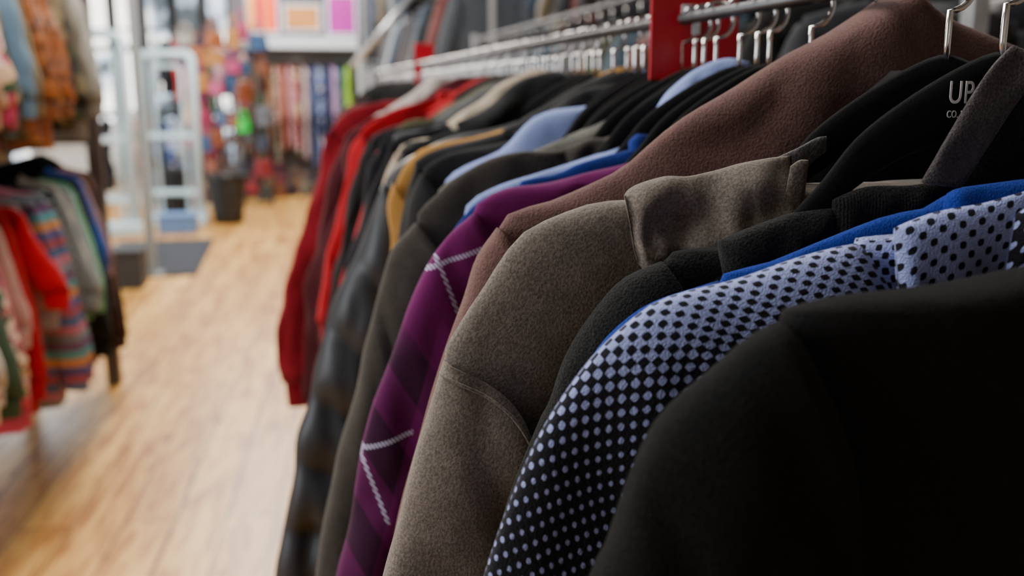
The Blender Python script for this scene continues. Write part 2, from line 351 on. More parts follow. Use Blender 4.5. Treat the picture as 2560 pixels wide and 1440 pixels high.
ch=garment('hooded_sweatshirt','dark olive charcoal hooded sweatshirt','sweatshirt',.82,mm([(-80,-48),(-108,-52),(-177,-58),(-212,-71),(-237,-94),(-251,-111),(-272,-135),(-280,-160),(-291,-198),(-303,-233),(-315,-284),(-327,-328),(-339,-380),(-349,-434),(-355,-490)]),5,charm,T=.020,seed=28,crew=False,amp=.013,seam=True)
loft('hood',mm([(-125,-52),(-100,-42),(-85,-42),(-60,-31),(-30,-24)]),mm([(-120,-80),(-90,-88),(-75,-84),(-60,-82),(-30,-70)]),.016,charm,ch,36,30,-.018,.012,5,24,18,rs=.15,re=.15)
lb=garment('hooded_sweatshirt','periwinkle blue hooded sweatshirt','sweatshirt',.95,mm([(-30,-17),(-70,-18),(-112,-27),(-133,-45),(-150,-62),(-184,-76),(-206,-96),(-222,-124),(-232,-172),(-246,-250),(-262,-350),(-280,-450)]),6,lbm,T=.022,seed=30,crew=False,amp=.012)
loft('hood',mm([(-15,-22),(20,10),(50,20),(78,24)]),mm([(-15,-60),(20,-50),(50,-40),(78,-20)]),.016,lbm,lb,24,20,-.01,.006,5,rs=.2,re=.2)
grayf=fabric('mid_gray_fleece',rgb(92,92,86),.25)
gy=garment('sweatshirt','gray fleece sweatshirt with slouching collar','sweatshirt',.885,mm([(-40,-24),(-75,-34),(-100,-46),(-150,-64),(-200,-78),(-222,-96),(-236,-125),(-250,-170),(-268,-250),(-285,-350),(-300,-450)]),5,grayf,T=.018,seed=31,crew=False,amp=.012)
loft('collar',mm([(-105,-44),(-65,-26),(-32,-6),(10,12)]),mm([(-95,-62),(-55,-52),(-20,-36),(10,-16)]),.015,grayf,gy,28,24,-.022,.012,8,24,24,rs=.2,re=.1)
GO=mm([(-88,-44),(-120,-52),(-160,-60),(-203,-68),(-226,-84),(-243,-112),(-257,-152),(-272,-200),(-288,-255),(-306,-320),(-325,-390),(-342,-460),(-352,-530)])
def vary(o,dx,dz,flare=1,sx=1,sz=1,wob=0): 
    r=[]; sd=random.random()*40
    for i,(x,z) in enumerate(o):
        f=i/(len(o)-1); zz=z if z>-.16 else -.16+(z+.16)*sz
        w=wob*noise.noise(Vector((i*.55,sd,0))) if i else 0
        r.append(((x-dx*min(1,f*3)-(flare-1)*.12*f*f)*sx+w*.8,zz+dz+w*.6+(-.01*random.random()*f)))
    return r
fabs={}
def fb(c,**k):
    key=(c,tuple(k.items()))
    if key not in fabs: fabs[key]=fabric('fabric_%02d'%len(fabs),rgb(*c),**k)
    return fabs[key]
puffm=plain('dark_puffer_nylon',rgb(38,40,45),.45,0,.4,40,.04)
puff_out=mm([(-88,-40),(-130,-50),(-180,-62),(-225,-85),(-248,-112),(-268,-154),(-289,-202),(-304,-236),(-320,-275),(-336,-324),(-348,-374),(-365,-424),(-378,-507),(-395,-580),(-402,-640)])
redo=mm([(-70,-40),(-93,-45),(-160,-66),(-206,-84),(-232,-120),(-248,-168),(-264,-248),(-285,-314),(-300,-400)])
redb=mm([(-70,-20),(-98,-22),(-150,-34),(-195,-50),(-225,-75),(-247,-108),(-257,-181),(-290,-277),(-300,-340),(-315,-430)])
maroon=mm([(-90,-36),(-140,-48),(-198,-62),(-235,-78),(-262,-101),(-288,-179),(-309,-300),(-336,-381),(-356,-547),(-356,-640)])
redd=mm([(-60,-14),(-82,-17),(-150,-28),(-227,-42),(-271,-83),(-299,-150),(-319,-235),(-357,-338),(-396,-460),(-410,-559),(-400,-640)])
BL='black cotton sweatshirt on a hanger'
seq=[(1.0,(30,30,31),'jacket','black lightweight jacket',vary(GO,0.003,0.002,.5)),(1.045,(24,25,27),'sweatshirt',BL,vary(GO,.001,.003,.55)),
(1.095,(164,120,60),'sweater','mustard yellow knit sweater',mm([(-88,-44),(-150,-56),(-206,-66),(-229,-85),(-241,-107),(-249,-135),(-252,-172),(-254,-230),(-256,-300),(-260,-380)])),(1.21,(20,22,24),'sweatshirt',BL,vary(GO,.0,.009,.6)),
(1.26,(56,56,54),'sweatshirt','charcoal gray sweatshirt',vary(GO,0,.004,.6)),(1.32,(176,160,142),'cardigan','beige knit cardigan',vary(GO,-.001,-.002,.5)),
(1.37,(18,18,24),'sweater','navy knit sweater',vary(GO,.0,.006,.7)),(1.42,(74,76,78),'sweatshirt','gray heather sweatshirt',vary(GO,-.01,.01,.6)),
(1.47,(20,20,28),'shirt','dark navy shirt',vary(GO,.002,.002,.7)),(1.52,(76,74,52),'shirt','olive green shirt',vary(GO,-.015,.012,.6)),(1.58,(156,12,32),'sweater','coral red knit sweater',redo),
(1.64,(18,18,20),'sweatshirt',BL,vary(GO,.002,.0,.8)),(1.70,(22,24,28),'sweater','black knit sweater',vary(GO,.002,0.0,.75)),
(1.79,(154,0,20),'sweater','bright red knit sweater',vary(redb,.004,.004,1.05)),(1.86,(66,4,16),'sweater','dark maroon knit sweater',vary(redb,.012,-.004,1)),(1.95,(58,4,16),'cardigan','maroon knit cardigan',maroon),
(2.02,(180,170,166),'sweater','pale cream pink sweater',vary(GO,-.03,.02,.5)),(2.10,(116,0,22),'coat','long deep crimson wool coat',redd),
(2.2,(50,8,20),'coat','dark burgundy coat',vary(GO,.0,-.01,1.0)),(2.3,(90,150,170),'shirt','teal blue shirt',vary(GO,.01,-.05,1.3)),(2.4,(190,130,140),'sweater','dusty pink sweater',vary(GO,.0,-.03,1.1)),(2.5,(22,22,24),'sweatshirt',BL,vary(GO,0,-.01,.8))]
garment('puffer_jacket','dark charcoal quilted puffer jacket','jacket',1.15,puff_out,4,puffm,T=.026,quilt=.075,seed=41,crew=False,cuffs=False,hq=.95,slv=1.8,amp=.010)
for i,(Y,c,kd,lb_,o) in enumerate(seq):
    if i not in (2,17): o=vary(o,0,0,1,1,1,.016)
    e=garment(kd,lb_ if len(lb_.split())>3 else lb_+' on a hanger',kd,Y,o,4,fb(c),T=.017,hq=.75,yaw=random.uniform(-.05,.05),slv=1.1,amp=.018)
    if i in (0,1,2,3,4,5,7,8,9,10,12,13,14,16):
        h=.012+.020*random.random(); q=random.uniform(-.04,.03)
        loft('collar',[(-.125+q,-.045),(-.08+q,-.028+h*.4),(-.04+q,-.018+h),(.01+q,-.005+h),(.06+q,-.01)],[(-.105+q,-.07),(-.08+q,-.07),(-.04+q,-.068),(.01+q,-.06),(.06+q,-.05)],.020,fb(c),e,28,24,-.012,.018,i,26,26,rs=.25,re=.2)
pal=[(24,24,26),(40,40,44),(90,30,34),(120,118,112),(22,28,44),(60,50,44),(26,26,26),(150,140,130)]
paln=['black','charcoal','wine red','pale gray','navy','brown','black','stone']
for i in range(14):
    Y=2.6+i*.11; j=(i*5+i//3)%len(pal)
    garment('sweatshirt','%s sweatshirt on a black velvet hanger'%paln[j],'sweatshirt',Y,vary(GO,random.uniform(-.02,.0),random.uniform(-.02,.0),.7,.8),4,fb(pal[j]),T=.026,hq=.4,yaw=random.uniform(-.06,.06),tight=.85)
hy=[.44,.475,.567,.62,.68,.73,.775,.82,.885,.95,1.0,1.045,1.095,1.15]+[s[0] for s in seq[3:]]+[2.6+i*.11 for i in range(14)]
hy+=[.70,.80,.85,.915,.975,1.12,1.18,1.29,1.345,1.445,1.5,1.55,1.61,1.67,1.74,1.82,1.9,1.98,2.06,2.15,2.25,2.35,2.45,2.55,2.66,2.77,2.88,2.99,3.1,3.25,3.4]
hy+=[1.40,1.54,1.66,1.72,1.76,1.84,1.88,1.93,2.0,2.04,2.08,2.13,2.18,2.23,2.28,2.33,2.38,2.43,2.48,2.53,2.58,2.63,2.69,2.75,2.8,2.85,2.91,2.96,3.02,3.07,3.13,3.2,3.3,3.36,3.45,3.55,3.65,3.75,3.85,3.95,4.05]
for Y in sorted(set(hy)):
    o=hanger(Y,yaw=random.uniform(-.03,.03) if Y<.6 else random.uniform(-.6,.6)*min(1,Y-.4))
    if Y==.44: hup=o; o.rotation_euler=(0,0,0); o.location.y=.432
text('UP',.0160,(-.0315,-.0042,-.0075),hup)
text('CO. P',.005,(-.0315,-.0042,-.0145),hup)
# ---------------- racks
def rack(x,y0,y1,zr,label,r=.008,group='garment racks',mat=steel,rm=None):
    e=bpy.data.objects.new('garment_rack',None); e.location=(x,(y0+y1)/2,0); link(e); tag(e,label,'garment rack',group)
    h=(y1-y0)/2
    tube('rail',[(0,-h,zr),(0,h,zr)],r,rm or mat,e,14)
    for s in (-1,1):
        boxes('post',[(-.015,s*h-.015,.04,.015,s*h+.015,zr+.03)],mat,e,bev=.003)
        boxes('foot',[(-.25,s*h-.02,.02,.25,s*h+.02,.05)],mat,e,bev=.005)
        for q in (-.22,.22):
            tube('caster',[(q-.012,s*h,.02),(q+.012,s*h,.02)],.02,velvet,e,16)
    tube('brace',[(0,-h,.12),(0,h,.12)],.01,mat,e,10)
    return e
rack(RX,-.4,4.3,CZ+.0615,'long chrome garment rack packed with clothes',.0052,rm=railm)
def divider(Y,x,z,w,h,label):
    e=bpy.data.objects.new('size_divider',None); e.location=(x,Y,z); link(e); tag(e,label,'size divider','red rack dividers')
    boxes('plate',[(-w/2,-.0015,-h/2,w/2,.0015,h/2)],redplastic,e,bev=.0012)
    boxes('clip',[(-.014,-.004,-.002,.014,-.002,.006),(-.0035,-.004,-.02,.0035,-.0025,0)],white,e)
divider(.85,RX+.012,CZ+.068,.086,.122,'red rectangular plastic size divider with white clip')
divider(2.72,RX+.01,CZ+.065,.055,.11,'small red plastic size divider on rail')
def populate(x,z0,ys,cols,kind,lab,group,hq=.3,T=.03,hem=-.7,outl=GO,hang=True,yawj=.08,**k):
    for Y,c in zip(ys,cols):
        m=c if not isinstance(c,tuple) else fb(c)
        garment(kind,lab,kind,Y,vary(outl,random.uniform(-.02,.02),random.uniform(-.03,.03),random.uniform(.6,1.2)),4,m,x0=x,z0=z0,hem=hem,T=T,hq=hq,yaw=random.uniform(-yawj,yawj),group=group,amp=.014,**k)
        if hang:
            hanger(Y,x,z0,group+' hangers',random.uniform(-.25,.25))
camo=blotch('camouflage_print',[rgb(60,66,40),rgb(110,96,64),rgb(36,36,28),rgb(140,124,90),rgb(76,56,40)],16)
floral=blotch('floral_print',[rgb(220,180,170),rgb(70,110,80),rgb(230,210,180),rgb(170,70,80),rgb(60,80,70)],45)
bigfl=blotch('bold_flower_print',[rgb(200,60,100),rgb(60,90,60),rgb(230,190,150),rgb(150,40,60),rgb(240,220,210)],22)
bluefl=blotch('blue_flower_print',[rgb(60,80,140),rgb(150,170,210),rgb(40,50,80),rgb(200,190,200)],24)
rc=[(44,46,50),(70,84,96),(24,24,26),(80,54,38),(90,112,130),(30,34,40),(130,130,132),(18,18,18),(70,80,60),(50,54,64),(120,90,84),(36,36,46),(24,60,76),(96,96,104),(20,20,20),(110,84,60)]
rack(1.0,1.3,5.4,1.71,'chrome garment rack with muted jackets',rm=railm)
populate(1.0,1.65,[1.45+i*.13 for i in range(30)],[rc[(i*7)%16] for i in range(30)],'jacket','muted jacket hanging on chrome rack','jackets on the second rack',T=.033)
rack(1.95,.9,5.4,1.77,'chrome garment rack with pale garments',rm=railm)
rc2=[(180,160,160),(170,90,96),(200,196,196),(90,100,130),(40,40,46),(170,160,144),(60,60,70)]
populate(1.95,1.71,[1.3+i*.17 for i in range(24)],[rc2[(i*5)%7] for i in range(24)],'blouse','pale blouse hanging on chrome rack','blouses on the third rack',T=.035)
e=rack(1.2,5.9,10.6,2.16,'tall chrome garment rack with clothes',rm=railm)
tube('diagonal_brace',[(-.72,-.2,1.62),(-.12,-.2,2.30)],.022,steel,e,10)
rc3=[(70,76,84),(150,156,160),(30,32,38),(84,84,90),(36,40,46),(120,110,96),(60,76,96),(24,24,24),(110,60,60)]
populate(1.2,2.10,[6.0+i*.2 for i in range(23)],[rc3[(i*4)%9] for i in range(23)],'jacket','garment hanging high on a tall rack','garments on the tall rack',T=.035,hem=-.8,yawj=.03)
rack(2.3,6.0,11,2.6,'very tall chrome wall rack with clothes',rm=railm)
populate(2.3,2.54,[6.1+i*.25 for i in range(19)],[rc3[(i*5+2)%9] for i in range(19)],'jacket','garment hanging high on a wall rack','garments on the wall rack',T=.045,hem=-.9,yawj=.03)
# ---------------- left rack (double level)
LX=-1.13
e=bpy.data.objects.new('double_garment_rack',None); e.location=(LX,3.6,0); link(e); tag(e,'two-level dark steel garment rack','garment rack','garment racks')
for zr in (1.20,2.06): tube('rail',[(0,-1.9,zr),(0,1.35,zr)],.013,darksteel,e,12)
for yy,xx in ((1.33,.20),(1.33,-.2),(-1.9,.0)):
    boxes('upright',[(xx-.032,yy-.03,0,xx+.032,yy+.03,3.2)],darksteel,e,bev=.005)
boxes('crossbar',[(-.2,1.31,1.19,.2,1.35,1.22)],darksteel,e); boxes('crossbar',[(-.2,1.31,2.05,.2,1.35,2.08)],darksteel,e)
strip=stripes('multicolor_stripe_knit',[rgb(150,70,80),rgb(80,86,136),rgb(196,134,80),rgb(80,150,158),rgb(106,70,108),rgb(116,126,136),rgb(180,106,126),rgb(60,96,134)],4)
linesm=stripes('black_white_pinstripe',[rgb(20,22,24),rgb(20,22,24),rgb(24,26,28),rgb(150,155,155)],28)
# Y, material, label, dx, length, flare, sleeve stretch
low=[(2.75,floral,'floral print blouse',.0,.55,.8,1),(2.88,fb((200,190,180)),'cream blouse',-.02,.6,.8,1),(2.98,fb((60,80,60)),'dark green blouse',-.01,.66,.8,1.2),(3.08,floral,'floral print blouse with green leaves',-.01,.64,.8,1.1),(3.18,fb((208,84,122)),'long pink dress',-.02,.76,.7,1.4),(3.30,fb((190,150,140)),'dusty peach shirt',-.02,.5,.6,.8),(3.38,fb((170,0,22)),'bright red long dress',-.01,.76,.65,1.35),(3.46,fb((186,0,24)),'bright red long-sleeved top',.01,.52,1.1,.55),
(3.56,fb((150,140,140)),'beige gray top',-.01,.5,.7,.8),(3.66,strip,'multicolored striped knit dress',0.02,.84,.95,1.5),(3.75,strip,'multicolored striped long-sleeved dress',0.03,.84,.95,1.5),(3.84,fb((26,26,28)),'black top',0,.55,.8,1),(3.92,linesm,'black top with thin white stripes',.0,.84,.8,1.5),(4.0,fb((120,126,128)),'light gray sweater',.01,.6,.9,.9),(4.08,fb((180,170,155)),'cream sweater',0.0,.62,.8,.9),(4.15,fb((100,108,112)),'gray cardigan',.0,.6,.8,1),(4.22,fb((150,156,160)),'pale gray striped top',.0,.6,.8,1),(4.28,fb((100,170,135)),'mint green blouse',.0,.66,.8,1.1),
(4.36,fb((24,26,26)),'black dress',0.0,.86,.8,1.7),(4.43,fb((24,24,26)),'black sweater',0.0,.7,.7,1.3),(4.5,fb((10,70,150)),'bright blue long-sleeved shirt',.0,.58,.7,.8),(4.57,fb((150,120,120)),'dusty pink top',.0,.5,.7,.8),(4.64,fb((56,34,26)),'dark brown coat',.005,.90,.75,1.8),(4.7,fb((110,60,40)),'rust brown dress',.0,.84,.6,1.6),(4.77,fb((40,28,24)),'dark brown jacket',.005,.92,.75,1.85)]
for Y,m,lb_,dx,ln,fl,sz in low:
    garment('dress' if 'dress' in lb_ else 'top',lb_+' on the lower rail','clothing',Y,vary(GO,dx-.01,random.uniform(-.01,.01),fl,1,sz,.012),4,m,x0=LX,z0=1.14,hem=-ln,T=.029,hq=.45,yaw=random.uniform(-.1,.1),group='garments on the lower rail',amp=.020,tight=1.08,slv=1.2)
    hanger(Y,LX,1.14,'hangers on the lower rail')
leather=plain('brown_leather',rgb(150,88,46),.26,0,.8,22,.75,.7)
upl=[(3.0,fb((70,74,80)),'gray trousers'),(3.15,fb((190,150,120)),'beige blouse'),(3.28,bigfl,'red patterned jacket'),(3.4,camo,'camouflage print jacket'),(3.52,fb((104,134,160)),'blue gray denim jacket'),(3.66,fb((110,96,62)),'olive tan jacket'),(3.80,leather,'shiny brown leather jacket'),(3.97,leather,'shiny brown leather coat'),(4.13,fb((18,16,16)),'black jacket'),(4.28,camo,'camouflage print coat'),(4.45,fb((104,98,86)),'stone gray coat'),(4.62,fb((150,146,140)),'pale gray coat')]
for Y,m,lb_ in upl:
    garment('jacket',lb_+' on the upper rail','jacket',Y,vary(GO,-.02+random.uniform(-.02,.02),random.uniform(-.04,.02),.8,1,1.2,.02),4,m,x0=LX,z0=2.0,hem=-.70-random.random()*.08,T=.055,hq=.5,yaw=random.uniform(-.2,.2),group='garments on the upper rail',amp=.03,slv=1.3)
    hanger(Y,LX,2.0,'hangers on the upper rail')
# ---------------- room
def woodfloor():
    m,nt,b=base('oak_plank_floor')
    tc=N(nt,'ShaderNodeTexCoord'); mp=N(nt,'ShaderNodeMapping'); mp.inputs['Rotation'].default_value=(0,0,math.radians(94)); nt.links.new(tc.outputs['Object'],mp.inputs[0])
    br=N(nt,'ShaderNodeTexBrick'); br.inputs['Scale'].default_value=1; br.inputs['Brick Width'].default_value=1.6; br.inputs['Row Height'].default_value=.17; br.inputs['Mortar Size'].default_value=.004
    br.inputs['Color1'].default_value=(*rgb(226,188,124),1); br.inputs['Color2'].default_value=(*rgb(196,154,94),1); br.inputs['Mortar'].default_value=(*rgb(100,70,38),1)
    nt.links.new(mp.outputs[0],br.inputs['Vector'])
    mp2=N(nt,'ShaderNodeMapping'); mp2.inputs['Scale'].default_value=(1.0,7,1); nt.links.new(mp.outputs[0],mp2.inputs[0])
    n=N(nt,'ShaderNodeTexNoise'); n.inputs['Scale'].default_value=2.3; n.inputs['Detail'].default_value=7; n.inputs['Distortion'].default_value=1.3; nt.links.new(mp2.outputs[0],n.inputs[0])
    g=ramp(nt,n.outputs[0],[(.36,rgb(186,144,88)),(.5,rgb(240,218,174)),(.62,rgb(255,246,214))])
    mx=N(nt,'ShaderNodeMix',data_type='RGBA',blend_type='MULTIPLY'); mx.inputs[0].default_value=1
    nt.links.new(br.outputs[0],mx.inputs[6]); nt.links.new(g,mx.inputs[7])
    vo=N(nt,'ShaderNodeTexVoronoi'); vo.inputs['Scale'].default_value=1.4; mp3=N(nt,'ShaderNodeMapping'); mp3.inputs['Scale'].default_value=(1,2.6,1); nt.links.new(mp.outputs[0],mp3.inputs[0]); nt.links.new(mp3.outputs[0],vo.inputs[0])
    kn=ramp(nt,vo.outputs[0],[(0,rgb(120,80,46)),(.10,(1,1,1))])
    m2=N(nt,'ShaderNodeMix',data_type='RGBA',blend_type='MULTIPLY'); m2.inputs[0].default_value=.8
    nt.links.new(mx.outputs[2],m2.inputs[6]); nt.links.new(kn,m2.inputs[7]); nt.links.new(m2.outputs[2],b.inputs['Base Color'])
    b.inputs['Roughness'].default_value=.34; b.inputs['Specular IOR Level'].default_value=.5
    return m
wallm=plain('painted_wall',rgb(150,148,146),.8)
def st(o,k='structure'): o['kind']=k; return o
XL,XR,YB,YF,H=-3.2,3.6,-2.5,16.3,3.3
st(boxes('floor',[(XL,YB,-.05,XR,YF,0)],woodfloor()))
st(boxes('ceiling',[(XL,YB,H,XR,YF,H+.1)],plain('ceiling_paint',rgb(120,120,120),.9)))
st(boxes('wall_right',[(XR,YB,0,XR+.1,YF,H)],wallm))
st(boxes('wall_front',[(XL,YB-.1,0,XR,YB,H)],wallm))
st(boxes('wall_left',[(XL-.1,YB,0,XL,8.2,H),(XL-.1,8.2,0,XL,16,.35),(XL-.1,8.2,3.0,XL,16,H),(XL-.1,16,0,XL,YF,H)],wallm))
st(boxes('wall_back',[(-.8,YF,0,XR,YF+.1,H),(XL,YF,0,-.8,YF+.1,.1),(XL,YF,3.0,-.8,YF+.1,H)],wallm))
blackfr=plain('black_window_frame',rgb(26,28,32),.5)
fr=[]
for y in (8.2,9.5,10.8,12.1,13.4,14.7,15.95): fr.append((XL-.08,y,.35,XL-.02,y+.12,3.0))
fr+=[(XL-.08,8.2,.35,XL-.02,16,.42),(XL-.08,8.2,2.93,XL-.02,16,3.0),(XL-.08,8.2,1.6,XL-.02,16,1.68)]
st(boxes('window_1',fr,blackfr))
fr=[(x,YF+.02,.1,x+.15,YF+.08,3.0) for x in (-3.2,-2.75,-2.3,-1.85,-1.4,-.96)]+[(-3.2,YF+.02,.1,-.8,YF+.08,.25),(-3.2,YF+.02,2.0,-.8,YF+.08,2.1),(-3.2,YF+.02,1.0,-.8,YF+.08,1.06)]
st(boxes('window_2',fr,blackfr))
st(boxes('baseboard_back',[(-.8,YF-.02,0,XR,YF,.1)],white))
# ---------------- distant shop fittings
DY=14.2
e=bpy.data.objects.new('display_shelf',None); e.location=(.12,DY,0); link(e); tag(e,'white wall display shelf with hanging rail','display shelf')
boxes('back_panel',[(-.95,.5,0,1.2,.54,3.0)],plain('shelf_back',rgb(120,114,120),.7),e)
boxes('shelf_board',[(-.85,-.3,1.98,.8,.5,2.14)],white,e,bev=.01)
tube('rail',[(-.8,-.02,1.86),(.78,-.02,1.86)],.015,steel,e)
for s in (-.87,.82): boxes('side_panel',[(s-.02,-.28,0,s+.02,.5,1.98)],white,e)
def poster(x,w,z,h,m,label):
    e=bpy.data.objects.new('poster',None); e.location=(x,DY-.12,z); link(e); tag(e,label,'poster','posters on the display shelf')
    boxes('print',[(-w/2,-.012,0,w/2,-.004,h)],m,e); boxes('backing',[(-w/2-.03,-.004,-.03,w/2+.03,.02,h+.03)],white,e)
poster(-.35,.38,2.22,.5,stripes('orange_red_print',[rgb(255,120,50),rgb(250,60,40),rgb(255,160,80),rgb(225,40,60)],2.6,0),'orange and red abstract print')
poster(.18,.44,2.25,.3,plain('tan_print',rgb(196,130,70),.7,0,.3,8,.25),'tan abstract print in white frame')
poster(.72,.36,2.2,.5,plain('magenta_print',rgb(176,0,150),.6),'plain bright magenta print')
dc=[(205,70,120),(80,110,60),(70,110,70),(200,140,80),(240,190,140),(210,120,100),(232,160,165),(180,60,80),(220,190,190),(80,100,150),(60,80,120),(50,60,100),(190,150,200),(30,90,100),(170,220,60)]
dn=['pink','sage green','green','tan','cream','salmon','pale pink','rose','off-white','steel blue','slate blue','navy','lavender','teal','lime green']
pats={0:(bigfl,'bold flower print'),4:(floral,'floral print'),7:(bigfl,'rose flower print'),10:(bluefl,'blue flower print')}
for i,c in enumerate(dc):
    c=tuple(int(v*.8+18) for v in c)
    m_,nm_=pats.get(i,(fb(c),dn[i]))
    ee=garment('dress','long %s dress on hanging rail'%nm_,'dress',DY,vary(GO,random.uniform(-.03,.02),0,.6,1,1.6,.03),4,m_,x0=-.62+i*.1+random.uniform(-.015,.015),z0=1.80,hem=-1.35+random.uniform(-.15,.22),T=.034,hq=.35,group='dresses on the display shelf',amp=.024)
    ee.rotation_euler=(0,0,math.pi/2+random.uniform(-.1,.1))
gatem=plain('pale_blue_white_plastic',rgb(190,214,224),.4)
def gate(x,y,w,h,ang,label):
    e=bpy.data.objects.new('security_gate',None); e.location=(x,y,0); e.rotation_euler=(0,0,ang); link(e); tag(e,label,'security gate','security gates at the entrance')
    def rr(w,h,z0,r=.08):
        p=[(-w/2,0,z0)]
        for a in range(180,89,-15): p.append((-w/2+r+r*math.cos(math.radians(a)),0,h-r+r*math.sin(math.radians(a))))
        for a in range(90,-1,-15): p.append((w/2-r+r*math.cos(math.radians(a)),0,h-r+r*math.sin(math.radians(a))))
        p.append((w/2,0,z0)); return p
    tube('frame',rr(w,h,.1),.045,gatem,e,12)
    tube('inner_loop',rr(w*.55,h*.93,.12,.05),.02,gatem,e,10)
    for z in (.35,.95): boxes('crossbar',[(-w/2,-.025,z-.03,w/2,.025,z+.03)],gatem,e,bev=.01)
    boxes('base',[(-w/2-.06,-.12,0,w/2+.06,.12,.12)],gatem,e,bev=.02)
gate(-1.82,10.25,.42,1.96,.15,'pale white plastic security gate')
gate(-1.28,10.88,.52,1.80,-.1,'white plastic security gate beside a blue box')
e=boxes('metal_post',[(-.035,-.035,0,.035,.035,3.3),(-.08,-.08,0,.08,.08,.02)],plain('silver_post',rgb(140,148,154),.4,.3),None,(-1.14,7.9,0),.004); tag(e,'slim silver floor-to-ceiling post','post')
e=boxes('white_cabinet',[(-.25,-.25,0,.25,.25,.95),(-.27,-.27,.95,.27,.27,.99)],white,None,(-1.98,9.3,0),.01); tag(e,'white laminate cabinet beside the gate','cabinet')
def crate(x,y,w,d,h,m,label,name='storage_box'):
    t=.012
    e=bpy.data.objects.new(name,None); e.location=(x,y,0); link(e); tag(e,label,'box')
    boxes('body',[(-w/2,-d/2,0,w/2,d/2,t),(-w/2,-d/2,t,w/2,-d/2+t,h),(-w/2,d/2-t,t,w/2,d/2,h),(-w/2,-d/2+t,t,-w/2+t,d/2-t,h),(w/2-t,-d/2+t,t,w/2,d/2-t,h)],m,e,bev=.004)
    boxes('lid',[(-w/2-.012,-d/2-.012,h,w/2+.012,d/2+.012,h+.02)],m,e,bev=.006)
crate(-1.27,7.5,.27,.3,.27,plain('dark_gray_box',rgb(38,42,50),.5),'dark gray storage box by the post')
crate(-1.2,10.3,.36,.3,.17,plain('blue_gray_box',rgb(90,122,170),.5),'blue gray storage box under the gate')
e=boxes('floor_mat',[(-.45,-.95,0,.42,.95,.012),(-.40,-.90,.012,.37,.90,.016)],plain('gray_mat',rgb(62,64,70),.95,0,.08,80,.2),None,(-1.22,8.75,0),.003); tag(e,'dark gray entrance floor mat on wood planks','floor mat')
def basket(x,y,label,sc=1):
    e=bpy.data.objects.new('laundry_basket',None); e.location=(x,y,0); e.scale=(sc,sc,sc); link(e); tag(e,label,'basket','black baskets on the floor')
    m=plain('black_plastic',rgb(14,15,18),.45)
    vs=[];fs=[];n=36;rows=14
    for i in range(rows+1):
        z=.47*i/rows; r=.13+.055*(i/rows)
        for j in range(n):
            a=2*math.pi*j/n; vs.append((r*math.cos(a)*1.05,r*math.sin(a)*.9,z))
    for i in range(rows):
        for j in range(n):
            if 3<i<12 and j%3==1 and i%2==0: continue
            a=i*n+j;b=i*n+(j+1)%n; fs.append((a,b,b+n,a+n))
    fs.append(tuple(range(n))[::-1])
    o=mesh('body',vs,fs,m,e); s=o.modifiers.new('s','SOLIDIFY'); s.thickness=.006
    tube('rim',[(.19*1.05*math.cos(2*math.pi*j/n),.19*.9*math.sin(2*math.pi*j/n),.47) for j in range(n+1)],.012,m,e)
    for s_ in (-1,1):
        tube('handle',[(s_*(.19+.03*math.sin(math.pi*k/8)),.08*math.cos(math.pi*k/8),.46+.02*math.sin(math.pi*k/8)) for k in range(9)],.008,m,e)
basket(-.74,10.9,'black perforated plastic laundry basket',1.12)
basket(-1.38,11.5,'black perforated basket behind the gate',1.15)
def bag(x,y,z,w,h,col,label,grp='handbags on the accessory stand'):
    e=bpy.data.objects.new('handbag',None); e.location=(x,y,z); e.rotation_euler=(0,0,random.uniform(-.5,.5)); link(e); tag(e,label,'handbag',grp)
    m=plain('bag_%d'%random.randint(0,9999),rgb(*col),.45,0,.5,12,.3)
    loft('body',[(-w*.38,h),(-w*.47,h*.5),(-w*.5,.02),(-w*.4,0)],[(w*.38,h),(w*.47,h*.5),(w*.5,.02),(w*.4,0)],w*.2,m,e,16,18,0,.01,random.random()*9,smooth=True)
    tube('strap',[(w*.3*math.cos(math.pi*k/12),0,h*.95+h*.75*math.sin(math.pi*k/12)) for k in range(13)],.012,m,e)
    boxes('flap',[(-w*.36,-w*.2-.012,h*.45,w*.36,-w*.2+.005,h*.93)],m,e,bev=.01)
def stand(x,y,w,h,label):
    e=bpy.data.objects.new('accessory_stand',None); e.location=(x,y,0); link(e); tag(e,label,'display stand')
    n=int(w/.1)
    boxes('grid_panel',[(-w/2+i*.1,-.01,.1,-w/2+i*.1+.01,.01,h) for i in range(n+1)]+[(-w/2,-.012,.15+j*.2,w/2+.01,.012,.165+j*.2) for j in range(int((h-.15)/.2))],darksteel,e)
    for s in (-1,1): boxes('foot',[(s*w/2-.02,-.25,0,s*w/2+.02,.25,.1)],darksteel,e)
bc=[((120,60,30),'tan leather'),((40,44,40),'dark green'),((170,50,96),'pink'),((24,28,50),'navy'),((160,90,46),'camel'),((60,34,24),'brown'),((150,142,130),'cream'),((30,70,110),'blue'),((120,24,34),'wine red'),((180,120,50),'ochre'),((80,80,86),'gray'),((50,30,60),'plum')]
stand(-.80,12.6,1.0,2.5,'wire grid accessory stand holding handbags')
k=0
for r in range(7):
    for q in range(6):
        c,nm=bc[(k*5+r)%12]; k+=1
        bag(-1.22+q*.165+random.uniform(-.05,.05),12.46+random.uniform(-.04,.02),.1+r*.31+random.uniform(-.08,.08),.16+random.random()*.1,.14+random.random()*.1,c,'%s handbag with a looped strap'%nm)
bag(-.60,12.40,.92,.16,.15,(10,210,70),'bright green handbag with a looped strap')
for i in range(20):
    c,nm=bc[(i*7)%12]
    bag(-.85+(i%10)*.16+random.uniform(-.04,.04),13.4+(i//10)*.28+random.uniform(-.06,.06),.0,.2,.16+random.random()*.1,tuple(int(v*.7) for v in c),'%s handbag standing on the floor'%nm,'handbags on the floor')
